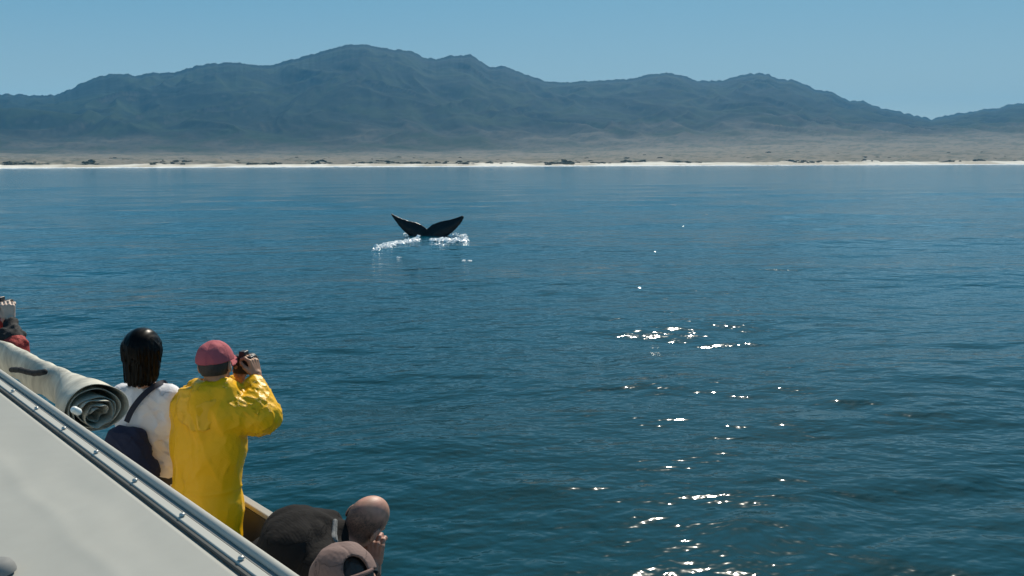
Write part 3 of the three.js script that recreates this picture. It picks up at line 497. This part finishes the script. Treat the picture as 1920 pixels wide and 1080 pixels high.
{ // ---- the balding person leaning on the side of the boat
  const F = [-1.02, 2.3, -3.62];
  const j = relative({
    head: [-0.622, 3.492, -3.60], neck: [-0.72, 3.43, -3.56], shL: [-0.80, 3.44, -3.62], shR: [-0.735, 3.41, -3.30], chest: [-0.90, 3.36, -3.49], waist: [-1.0, 3.18, -3.55], hip: [-1.04, 3.10, -3.60],
    elL: [-0.70, 3.18, -3.86], haL: [-0.66, 3.33, -3.88], elR: [-0.66, 3.10, -3.38], haR: [-0.595, 3.295, -3.63],
    knL: [-1.04, 2.74, -3.70], ftL: [-1.05, 2.36, -3.70], knR: [-0.98, 2.74, -3.54], ftR: [-1.0, 2.36, -3.52],
  }, F);
  j.headTurn = [-0.40, -0.50, -0.55]; j.toe = [0.13, -0.1];
  j.handL = { y: [0.05, 1, 0.1], z: [-0.3, 0, -1], curl: 0.7 }; j.handR = { y: [0.02, 1, -0.1], z: [-0.2, 0.1, 1], curl: 0.75 };
  const { g, to, body } = figure('person', 'balding person in a dark jacket bending forward over the side of the boat', F, j, [0.52, 0.27, 0.19]);
  const P = (x, y, z) => sub([x, y, z], F);
  const jacket = [limb(P(-0.80, 3.44, -3.61), 0.085, P(-0.745, 3.41, -3.32), 0.085), limb(P(-0.92, 3.43, -3.56), 0.145, P(-0.88, 3.42, -3.42), 0.145), limb(P(-1.02, 3.27, -3.62), 0.15, P(-0.99, 3.26, -3.46), 0.15), limb(P(-1.05, 3.10, -3.66), 0.14, P(-1.03, 3.10, -3.50), 0.14),
    limb(P(-0.88, 3.43, -3.5), 0.14, P(-1.04, 3.12, -3.57), 0.16), limb(P(-0.80, 3.44, -3.53), 0.11, P(-0.745, 3.445, -3.54), 0.075),
    limb(P(-0.80, 3.43, -3.62), 0.085, j.elL, 0.068), limb(j.elL, 0.068, P(-0.66, 3.29, -3.875), 0.045), limb(P(-0.745, 3.40, -3.31), 0.085, j.elR, 0.068), limb(j.elR, 0.068, P(-0.595, 3.24, -3.56), 0.045)];
  put('jacket', cloth(jacket, 0.05, 0.0085, (p) => 0.006 * n3(p[0] * 5, p[1] * 5, p[2] * 5) + 0.006 * crease([p[0] - 0.8 * p[1], p[1] * 0.5, p[2]], 6, 0.6) * smooth(-0.1, 0.25, p[0])), new THREE.MeshPhysicalMaterial({ color: lin(0.016, 0.0145, 0.0145), roughness: 0.9, specularIntensity: 0.25, bumpMap: clothBump, bumpScale: 0.004 }), g);
  legs(g, j, [0.03, 0.03, 0.035], [0.03, 0.025, 0.02]);
  { // close-cropped hair round the back of the head, thinning upwards
    const bp = body.geometry.attributes.position, col = new Float32Array(bp.count * 3);
    for (let i = 0; i < bp.count; i++) {
      const p = [bp.getX(i), bp.getY(i), bp.getZ(i)], q = to(p), near = Math.hypot(...q) < 0.135 && Math.abs(q[0]) < 0.0815;
      const m = near ? smooth(0.075, 0.020, q[1] + 0.012 * n3(p[0] * 30, p[1] * 30, p[2] * 30)) * smooth(-0.085, -0.06, q[1]) * smooth(-0.02, 0.02, q[2]) * (0.8 + 0.25 * n3(p[0] * 160, p[1] * 160, p[2] * 160)) : 0, blotch = 1 + 0.14 * n3(p[0] * 28, p[1] * 28, p[2] * 28);
      col[i * 3] = lerp(blotch, 0.09, m); col[i * 3 + 1] = lerp(blotch * (0.97 + 0.05 * n3(p[0] * 18, 4, p[2] * 18)), 0.13, m); col[i * 3 + 2] = lerp(blotch, 0.17, m);
    }
    body.geometry.setAttribute('color', new THREE.BufferAttribute(col, 3)); body.material.vertexColors = true;
  }
  put('collar', cloth([limb(P(-0.735, 3.535, -3.50), 0.011, P(-0.728, 3.49, -3.42), 0.014), limb(P(-0.728, 3.49, -3.42), 0.014, P(-0.70, 3.43, -3.385), 0.012)], 0.02, 0.006), fabric([0.2, 0.2, 0.2], 0.9), g);
  const cam = handCamera([-0.66, 3.39, -3.86], [0.55, -0.15, -0.8], [0.1, 1, 0.1], 'black camera held up by the balding person leaning over the side', [0.11, 0.07, 0.045], 0.045);
  put('strap', new THREE.TubeGeometry(new THREE.CatmullRomCurve3([V(-0.06, 0.02, 0.01), V(-0.09, -0.05, 0.03), V(-0.08, -0.12, 0.05)]), 16, 0.006, 8), std([0.02, 0.02, 0.02], 0.8), cam);
}
{ // ---- the nearest person, of whom the picture shows the back of a brown cap
  const F = [-0.50, 2.3, -2.50];
  const j = relative({
    head: [-0.492, 3.768, -2.45], neck: [-0.50, 3.62, -2.51], shL: [-0.64, 3.48, -2.40], shR: [-0.36, 3.48, -2.61], chest: [-0.5, 3.32, -2.5], waist: [-0.5, 3.1, -2.5], hip: [-0.5, 2.98, -2.5],
    elL: [-0.76, 3.26, -2.50], haL: [-0.80, 3.18, -2.72], elR: [-0.40, 3.25, -2.76], haR: [-0.55, 3.2, -2.86],
    knL: [-0.56, 2.68, -2.46], ftL: [-0.56, 2.36, -2.42], knR: [-0.43, 2.68, -2.56], ftR: [-0.42, 2.36, -2.54],
  }, F);
  j.headTurn = [0.62, -0.62, 0.05]; j.toe = [-0.1, -0.12];
  j.handL = { y: [-0.1, -0.2, -1], z: [0, 1, 0], curl: 0.5 }; j.handR = { y: [-0.9, -0.1, -0.5], z: [0, 1, 0], curl: 0.5 };
  const { g, to } = figure('person', 'person nearest the viewer wearing a dusty brown cap', F, j, [0.42, 0.23, 0.16]);
  const P = (x, y, z) => sub([x, y, z], F);
  put('jacket', cloth([limb(j.shL, 0.08, j.shR, 0.08), limb(P(-0.56, 3.3, -2.46), 0.13, P(-0.44, 3.3, -2.55), 0.13), limb(P(-0.56, 2.95, -2.46), 0.13, P(-0.44, 2.95, -2.55), 0.13), limb(P(-0.5, 3.45, -2.5), 0.1, P(-0.5, 2.95, -2.5), 0.14), limb(j.shL, 0.078, j.elL, 0.062), limb(j.elL, 0.062, P(-0.795, 3.19, -2.68), 0.045), limb(j.shR, 0.078, j.elR, 0.062), limb(j.elR, 0.062, P(-0.52, 3.205, -2.845), 0.045)], 0.05, 0.012, (p) => 0.006 * n3(p[0] * 9, p[1] * 6, p[2] * 9)), fabric([0.07, 0.06, 0.055], 0.9), g);
  legs(g, j, [0.04, 0.04, 0.045], [0.03, 0.03, 0.03]);
  cap(to, j, g, [0.19, 0.122, 0.108], true);
  const c = j.head;
  put('hair', boxUV(mesh((p) => { const q = to(p); return Math.max(ell(q, [0, 0.014, 0.012], [0.082, 0.102, 0.102]) + 0.002 * n3(q[0] * 90, q[1] * 30, q[2] * 90), -0.07 - q[1], -0.01 - q[2], q[1] - 0.075); }, [c[0] - 0.14, c[1] - 0.12, c[2] - 0.14], [c[0] + 0.14, c[1] + 0.12, c[2] + 0.14], 0.004)), std([0.022, 0.014, 0.011], 0.5), g);
  const m = headMatrix(j.head, ...j.headTurn), A = (x, y, z) => V(x, y, z).applyMatrix4(m);
  put('cap_strap', new THREE.TubeGeometry(new THREE.CatmullRomCurve3([A(-0.052, 0.012, 0.106), A(-0.02, 0.008, 0.121), A(0.02, 0.008, 0.121), A(0.052, 0.012, 0.106)]), 20, 0.0065, 8), fabric([0.235, 0.140, 0.125], 0.85, 0.002), g);
}
{ // ---- the person at the far left, of whom the picture shows hands, a camera and a red sleeve
  const F = [-3.44, 2.3, -5.45];
  const j = relative({
    head: [-3.415, 4.05, -5.50], neck: [-3.42, 3.9, -5.48], shL: [-3.58, 3.77, -5.56], shR: [-3.285, 3.76, -5.38], chest: [-3.44, 3.6, -5.47], waist: [-3.44, 3.35, -5.46], hip: [-3.44, 3.2, -5.45],
    elL: [-3.47, 3.72, -5.80], haL: [-3.31, 4.02, -5.72], elR: [-3.085, 3.875, -5.40], haR: [-3.20, 4.035, -5.56],
    knL: [-3.52, 2.8, -5.50], ftL: [-3.53, 2.36, -5.48], knR: [-3.36, 2.8, -5.42], ftR: [-3.35, 2.36, -5.40],
  }, F);
  j.headTurn = [-0.75, 0, 0]; j.toe = [0.1, -0.13];
  j.handL = { y: [0.25, 0.95, 0.1], z: [-0.5, 0, -0.6], curl: 0.6 }; j.handR = { y: [-0.10, 0.95, -0.1], z: [0.5, 0.05, 0.75], curl: 0.85 };
  const { g, to } = figure('person', 'person in a red jacket at the left edge raising a camera to the eye', F, j, [0.62, 0.44, 0.35]);
  const P = (x, y, z) => sub([x, y, z], F), fold = (p) => 0.007 * crease(p, 12, 1) + 0.005 * n3(p[0] * 12, p[1] * 12, p[2] * 12);
  put('jacket', cloth([limb(j.shL, 0.08, j.shR, 0.08), limb(P(-3.51, 3.6, -5.5), 0.125, P(-3.37, 3.6, -5.43), 0.125), limb(P(-3.51, 3.2, -5.5), 0.13, P(-3.37, 3.2, -5.43), 0.13), limb(P(-3.44, 3.7, -5.47), 0.1, P(-3.44, 3.2, -5.46), 0.14), limb(j.shR, 0.078, j.elR, 0.068), limb(j.elR, 0.068, P(-3.10, 3.91, -5.43), 0.06), limb(j.shL, 0.078, j.elL, 0.066), limb(j.elL, 0.066, P(-3.34, 3.96, -5.74), 0.048)], 0.05, 0.010, fold), fabric([0.36, 0.03, 0.025], 0.8), g);
  put('cuff', cloth([limb(P(-3.105, 3.925, -5.44), 0.062, P(-3.185, 4.0, -5.54), 0.043), limb(P(-3.12, 3.93, -5.42), 0.055, P(-3.20, 3.94, -5.46), 0.05)], 0.03, 0.008, fold), fabric([0.016, 0.016, 0.018], 0.85), g);
  legs(g, j, [0.03, 0.035, 0.05], [0.03, 0.03, 0.03]);
  const c = j.head;
  put('hair', boxUV(mesh((p) => { const q = to(p), d = ell(q, [0, 0.024, 0.018], [0.09, 0.106, 0.108]) + 0.003 * n3(q[0] * 70, q[1] * 20, q[2] * 70); return Math.max(d, -ell(q, [0, -0.06, -0.10], [0.075, 0.12, 0.10]), -0.09 - q[1]); }, [c[0] - 0.15, c[1] - 0.14, c[2] - 0.15], [c[0] + 0.15, c[1] + 0.16, c[2] + 0.15], 0.005)), std([0.02, 0.015, 0.012], 0.5), g);
  const cam = handCamera([-3.285, 4.10, -5.62], [0.08, 0, -1], [0, 1, 0], 'black camera raised by the person in the red jacket', [0.125, 0.085, 0.055], 0.07);
  put('strap', new THREE.TubeGeometry(new THREE.CatmullRomCurve3([V(-0.066, 0.02, 0), V(-0.085, -0.06, 0.03), V(-0.08, -0.15, 0.05)]), 16, 0.007, 8), std([0.02, 0.02, 0.022], 0.8), cam);
}
// ---------------------------------------------------------------- the boat: its own -z runs towards the bow, +x to the rail side
const YR = 4.20;
{
  const boat = base('tour_boat', 0.5845, 0, -0.5275, 'white tour boat with a pale flat roof edged by an aluminium rail', 'boat');
  boat.rotation.y = THREE.MathUtils.degToRad(42);
  const white = std([0.56, 0.57, 0.54], 0.5), dark = std([0.03, 0.03, 0.03], 0.7);
  const stain = noiseTexture(256, (u, v) => 0.955 + 0.030 * loop3(u, v, 1.1, 5) + 0.016 * loop3(u, v, 3.5, 1) + 0.008 * loop3(u, v, 14, 2), false);
  { // the roof: a stretched sheet, a little uneven, rounded at the rail
    const nx = 240, nz = 260, pos = [], uv = [], idx = [];
    for (let k = 0; k <= nz; k++) for (let i = 0; i <= nx; i++) {
      const x = -0.072 - 2.9 * Math.pow(i / nx, 1.6), z = 2.4 - 8.4 * k / nz, d = -0.072 - x;
      const y = YR - 0.004 - 0.010 * (1 - smooth(0, 0.02, d)) + 0.010 * n2(x * 1.3, z * 0.9) * smooth(0, 0.3, d) + 0.0035 * n2(x * 4 + z * 1.5, z * 2.2) * smooth(0, 0.2, d) + 0.02 * smooth(0, 1.5, d)
        + 0.0017 * Math.exp(-(((x + 0.27 + 0.012 * n2(z * 3, 1)) / 0.022) ** 2)) * smooth(-3.0, -2.5, z) * (1 - smooth(-1.7, -1.2, z)) - 0.0015 * Math.exp(-(((x + 0.16 + 0.02 * n2(z * 2, 5)) / 0.04) ** 2)) * smooth(-2.7, -2.2, z);
      pos.push(x, y, z); uv.push(x / 1.7, z / 1.7); if (i < nx && k < nz) { const a = k * (nx + 1) + i, b = a + nx + 1; idx.push(a, b, b + 1, a, b + 1, a + 1); }
    }
    const g = new THREE.BufferGeometry(); g.setAttribute('position', new THREE.Float32BufferAttribute(pos, 3)); g.setAttribute('uv', new THREE.Float32BufferAttribute(uv, 2)); g.setIndex(idx.reverse()); g.computeVertexNormals();
    put('roof', g, new THREE.MeshStandardMaterial({ color: lin(0.345, 0.345, 0.318), roughness: 0.75, map: stain }), boat);
  }
  const bar = (name, w, h, x, y, mat, r = 0.004, z0 = -5.9, len = 8.3, parent = boat) => { const m = put(name, new RoundedBoxGeometry(w, h, len, 3, r), mat, parent); m.position.set(x, y, z0 + len / 2); return m; };
  const dull = (c) => new THREE.MeshPhysicalMaterial({ color: lin(...c), roughness: 0.65, specularIntensity: 0.3 }), alu = dull([0.42, 0.41, 0.375]);
  const tube = put('edge_rail', new THREE.CapsuleGeometry(0.0115, 8.3, 8, 20).rotateX(Math.PI / 2), alu, boat); tube.position.set(-0.0165, YR + 0.002, -1.75);
  bar('rail_base', 0.014, 0.012, -0.033, YR - 0.008, dull([0.24, 0.24, 0.23]), 0.003);
  bar('track', 0.022, 0.010, -0.0515, YR - 0.005, dull([0.46, 0.455, 0.42]), 0.003);
  bar('seal', 0.009, 0.008, -0.0675, YR - 0.008, dull([0.09, 0.09, 0.085]), 0.002);
  bar('roof_side', 0.03, 0.10, -0.055, YR - 0.075, white, 0.006);
  const head = new THREE.LatheGeometry([[0, 0.006], [0.003, 0.0058], [0.0055, 0.0045], [0.0068, 0.002], [0.007, 0]].map(([x, y]) => new THREE.Vector2(x, y)), 20), steel = std([0.45, 0.45, 0.43], 0.35, { metalness: 0.6 });
  for (let k = 0; k < 24; k++) { const m = put('screw', head, steel, boat); m.position.set(-0.052, YR + 0.003, 1.092 - 0.304 * k); m.rotation.y = k * 1.7; }
  // the round fitting on the roof
  const fit = put('roof_fitting', new THREE.LatheGeometry([[0, 0.026], [0.014, 0.025], [0.024, 0.020], [0.030, 0.011], [0.032, 0.004], [0.032, 0]].map(([x, y]) => new THREE.Vector2(x, y)), 32), dull([0.22, 0.22, 0.215]), boat);
  fit.position.set(-0.435, YR + 0.006, -1.905);
  const knob = put('toggle', new THREE.CapsuleGeometry(0.012, 0.014, 6, 14), std([0.8, 0.8, 0.76], 0.4), boat); knob.position.set(0.035, YR + 0.004, -3.04); knob.rotation.z = 0.9;
  // cabin side, deck, bulwark and hull
  const side = put('cabin_side', new RoundedBoxGeometry(0.06, 1.80, 8.0, 2, 0.01), white, boat); side.position.set(-0.14, 3.20, -1.75);
  const deck = put('deck', new THREE.BoxGeometry(4.6, 0.08, 9.4), std([0.30, 0.31, 0.30], 0.8), boat); deck.position.set(-0.87, 2.26, -1.6);
  for (const [x, n] of [[1.40, 'bulwark'], [-3.14, 'bulwark']]) { const m = put(n, new RoundedBoxGeometry(0.05, 0.70, 9.4, 2, 0.01), std([0.035, 0.036, 0.038], 0.8), boat); m.position.set(x, 2.655, -1.6); const c = put('gunwale', new RoundedBoxGeometry(0.055, 0.03, 9.4, 3, 0.010), std([0.34, 0.33, 0.30], 0.5), boat); c.position.set(x, 3.023, -1.6); }
  { const s = new THREE.Shape(); s.moveTo(1.37, 2.30); s.lineTo(1.42, 2.20); s.lineTo(1.30, 0.6); s.lineTo(0.9, -0.5); s.lineTo(-2.64, -0.5); s.lineTo(-3.04, 0.6); s.lineTo(-3.16, 2.20); s.lineTo(-3.11, 2.20); s.lineTo(1.37, 2.20);
    const g = new THREE.ExtrudeGeometry(s, { depth: 9.4, bevelEnabled: true, bevelSize: 0.03, bevelThickness: 0.03, bevelSegments: 2 }); const m = put('hull', g, std([0.7, 0.7, 0.68], 0.4), boat); m.position.set(0, -0.02, -6.3); }
}
{ // the rolled-up clear side curtain lashed along the rail
  const A = V(-1.545, 4.103, -3.20), B = V(-2.62, 4.035, -4.42), roll = base('rolled_curtain', A.x, A.y, A.z, 'rolled-up cream canvas curtain lashed beside the roof rail', 'canvas roll');
  const axis = B.clone().sub(A), X = V().crossVectors(axis, V(0, 1, 0)).normalize(), Y = V().crossVectors(X, axis).normalize();
  const grime = noiseTexture(256, (u, v) => 0.80 + 0.16 * loop3(u, v, 1.6, 3) + 0.10 * loop3(u, v, 5, 6) + 0.05 * loop3(u, v, 16, 1), false);
  const NS = 46, NT = 300, TURNS = 5.4, tone = [], pos = [], uv = [], idx = [];
  const radius = (s) => lerp(0.114, 0.083, smooth(0.0, 0.24, s)) + 0.004 * n2(s * 9, 3);
  const thick = 0.0034;
  const spiral = (t, s, off) => { // t: 0 outer edge .. 1 inner end
    const a = -2.3 - t * TURNS * 6.2832 + 0.3 * n2(s * 3, 1), R = radius(s), w = R * (1 - 0.84 * Math.pow(t, 0.9)) + (0.0095 * n2(t * 9, s * 2) * smooth(0.10, 0.3, t)) + off;
    const sag = 0.90 + 0.12 * smooth(0, 0.4, s); const flat = smooth(0.04, 0.34, s); return [Math.cos(a) * w * lerp(1.06, 0.60, flat) + 0.02 * flat - 0.012 * t, Math.sin(a) * w * sag - 0.014 * t * (1 - smooth(0, .4, s)) - 0.006 * n2(a * 0.6, s * 4)];
  };
  for (let k = 0; k <= NS; k++) {
    const s = Math.pow(k / NS, 1.4);
    for (const off of [thick / 2, -thick / 2]) for (let i = 0; i <= NT; i++) {
      const t = i / NT, [u, v] = spiral(t, s, off), pull = k === 0 ? 0.024 * n2(t * 7, 5) + 0.012 * n2(t * 19, 2) - 0.03 * t : 0, q = axis.clone().multiplyScalar(s).addScaledVector(X, u).addScaledVector(Y, v + 0.004 * Math.sin(s * 9)).addScaledVector(axis, pull * (1 - s));
      pos.push(q.x, q.y, q.z); uv.push(t * 2.4, s * 1.6);
    }
  }
  const L = 2 * (NT + 1), id = (k, side, i) => k * L + side * (NT + 1) + i;
  for (let k = 0; k < NS; k++) for (let i = 0; i < NT; i++) { idx.push(id(k, 0, i), id(k + 1, 0, i), id(k + 1, 0, i + 1), id(k, 0, i), id(k + 1, 0, i + 1), id(k, 0, i + 1)); idx.push(id(k, 1, i), id(k + 1, 1, i + 1), id(k + 1, 1, i), id(k, 1, i), id(k, 1, i + 1), id(k + 1, 1, i + 1)); }
  for (let i = 0; i < NT; i++) idx.push(id(0, 0, i), id(0, 0, i + 1), id(0, 1, i + 1), id(0, 0, i), id(0, 1, i + 1), id(0, 1, i));
  for (let k = 0; k < NS; k++) for (const e of [0, NT]) idx.push(id(k, 0, e), id(k, 1, e), id(k + 1, 1, e), id(k, 0, e), id(k + 1, 1, e), id(k + 1, 0, e));
  const g = new THREE.BufferGeometry(); g.setAttribute('position', new THREE.Float32BufferAttribute(pos, 3)); g.setAttribute('uv', new THREE.Float32BufferAttribute(uv, 2)); g.setIndex(idx); g.computeVertexNormals();
  put('curtain', g, fabric([0.66, 0.62, 0.52], 0.7, 0.003, { map: grime }), roll);
  { // loose black webbing tied on its side
    const P0 = V(-2.224, 4.098, -3.85).sub(A), P1 = V(-1.932, 4.152, -3.58).sub(A), w = new THREE.CatmullRomCurve3([P0, P0.clone().lerp(P1, 0.3).add(V(0.01, 0.006, 0.02)), P0.clone().lerp(P1, 0.7).add(V(0.01, -0.004, 0.02)), P1]);
    const q = w.getPoints(6).map((v) => v.toArray()), sg = cloth(q.slice(1).map((v, i) => limb(q[i], 0.0125, v, 0.0125)), 0.006, 0.006); put('strap', sg, std([0.012, 0.012, 0.014], 0.85), roll);
  }
}
{ // ---------------------------------------------------------------- the whale's tail
  const whale = base('whale', -5.93, 0, -62, 'black whale tail raised above the water with the flukes spread', 'whale');
  const OUT = [[-67.2, 42], [-64, 40.6], [-53, 34.6], [-43, 30.6], [-35, 28], [-22, 25], [-11, 20.2], [-4, 15.2], [0, 12.6], [4, 16], [9, 20.6], [21.5, 25.2], [32, 28], [42, 29.6], [55, 33.4], [65, 37.4], [68.8, 36.6], [69.4, 34], [66, 27], [60, 19.5], [54, 12.5], [47, 6.5], [41, 2], [33, -3], [20, -8], [10, -14], [-10, -14], [-20, -8], [-28, -3], [-35, 2], [-43.5, 9.5], [-53, 20.4], [-60, 30], [-65.5, 38.5]].map(([x, y]) => [x * 0.0374, y * 0.0374]);
  const inside = (x, y) => { let c = false; for (let i = 0, k = OUT.length - 1; i < OUT.length; k = i++) { const [a, b] = OUT[i], [p, q] = OUT[k]; if ((b > y) !== (q > y) && x < (p - a) * (y - b) / (q - b) + a) c = !c; } return c; };
  const edge = (x, y) => { let d = 1e9; for (let i = 0, k = OUT.length - 1; i < OUT.length; k = i++) { const [a, b] = OUT[k], [p, q] = OUT[i], u = p - a, v = q - b, t = clamp(((x - a) * u + (y - b) * v) / (u * u + v * v)); d = Math.min(d, Math.hypot(x - a - u * t, y - b - v * t)); } return inside(x, y) ? -d : d; };
  const f = (p) => {
    const bend = 0.10 * Math.abs(p[0]) + 0.05 * p[0] * p[0] * 0.5 - 0.22 * p[1], z = p[2] - bend, e = edge(p[0], p[1]), half = 0.03 + 0.16 * (1 - Math.exp(Math.min(0, e) / 0.28));
    let d = e < 0 ? Math.max(Math.abs(z) - half, e) * 0.75 : Math.hypot(e, Math.max(0, Math.abs(z) - 0.03)) * 0.85;
    d = smin(d, cone([p[0] * 1.0, p[1], z], [0, 0.16, 0, 0.13, 0, -1.1, 0.25, 0.52]), 0.22);
    return d + 0.008 * n3(p[0] * 3, p[1] * 3, p[2] * 3);
  };
  const skin = noiseTexture(128, (u, v) => 0.75 + 0.2 * loop3(u, v, 4) + 0.1 * loop3(u, v, 12, 2), false);
  put('tail', boxUV(mesh(f, [-2.75, -1.2, -0.9], [2.75, 1.75, 1.1], 0.032), 0.3), new THREE.MeshPhysicalMaterial({ color: lin(0.010, 0.010, 0.011), roughness: 0.3, specularIntensity: 0.5, map: skin }), whale);

  // white water round it
  const rand = rng(77), o = [0, 0, 0], M = new THREE.Matrix4(), Q = new THREE.Quaternion(), fleck = new THREE.IcosahedronGeometry(1, 1), fp = fleck.attributes.position;
  for (let i = 0; i < fp.count; i++) { const v = V(fp.getX(i), fp.getY(i), fp.getZ(i)), s = 0.8 + 0.4 * n3(v.x * 2, v.y * 2, v.z * 2); fp.setXYZ(i, v.x * s, v.y * s, v.z * s); }
  fleck.computeVertexNormals();
  const list = [], add = (x, z, s, lift, flat) => { wave(x, z, 0, o); M.compose(V(x, o[0] + lift, z), Q.setFromEuler(new THREE.Euler(rand() * 0.4, rand() * 6.3, rand() * 0.4)), V(s * (0.7 + rand() * 1.2), s * flat, s * (0.7 + rand()))); list.push(M.clone()); };
  const at = (px, row) => { const d = 5 / Math.tan(Math.atan((row - 306.6) / 1662) * 1.0); return [(px - 960) / 1662 * d * 1.004, -d]; };
  const streak = (pts, n, wide, s, lift) => { for (let i = 0; i < n; i++) { const t = rand() * (pts.length - 1), k = Math.min(pts.length - 2, Math.floor(t)), px = lerp(pts[k][0], pts[k + 1][0], t - k) + (rand() + rand() - 1) * 5, row = lerp(pts[k][1], pts[k + 1][1], t - k) + (rand() + rand() - 1) * wide, [x, z] = at(px, row); if (n2(px * 0.14, row * 0.4) < -0.35) continue; add(x, z, s * (0.4 + rand() * rand() * 1.6), lift * rand() * rand(), 0.35 + 0.4 * rand()); } };
  streak([[706, 465], [735, 456], [765, 452], [785, 448.5]], 620, 4.6, 0.075, 0.07);
  streak([[700, 467], [722, 462], [745, 458]], 240, 6, 0.05, 0.05);
  streak([[812, 450], [830, 449.5], [850, 450], [868, 452], [874, 450]], 600, 3.2, 0.09, 0.10);
  streak([[846, 442.5], [858, 441], [870, 443], [877, 447]], 150, 2.0, 0.07, 0.2);
  streak([[805, 457], [830, 461], [852, 455]], 90, 6, 0.045, 0.05);
  streak([[760, 438.5], [764, 438]], 16, 1.2, 0.07, 0.2);
  for (const [px, row] of [[746, 478], [866, 482], [878, 483]]) for (let i = 0; i < 6; i++) { const [x, z] = at(px + rand() * 6, row + rand()); add(x, z, 0.05, 0, 0.4); }
  const im = new THREE.InstancedMesh(fleck, std([0.92, 0.93, 0.93], 0.25), list.length); list.forEach((m, i) => im.setMatrixAt(i, m)); im.name = 'white_water'; scene.add(im);
  tag(im, 'white foam and spray churned up round the whale tail', 'foam', null, 'stuff');
}
renderer.render(scene, camera);
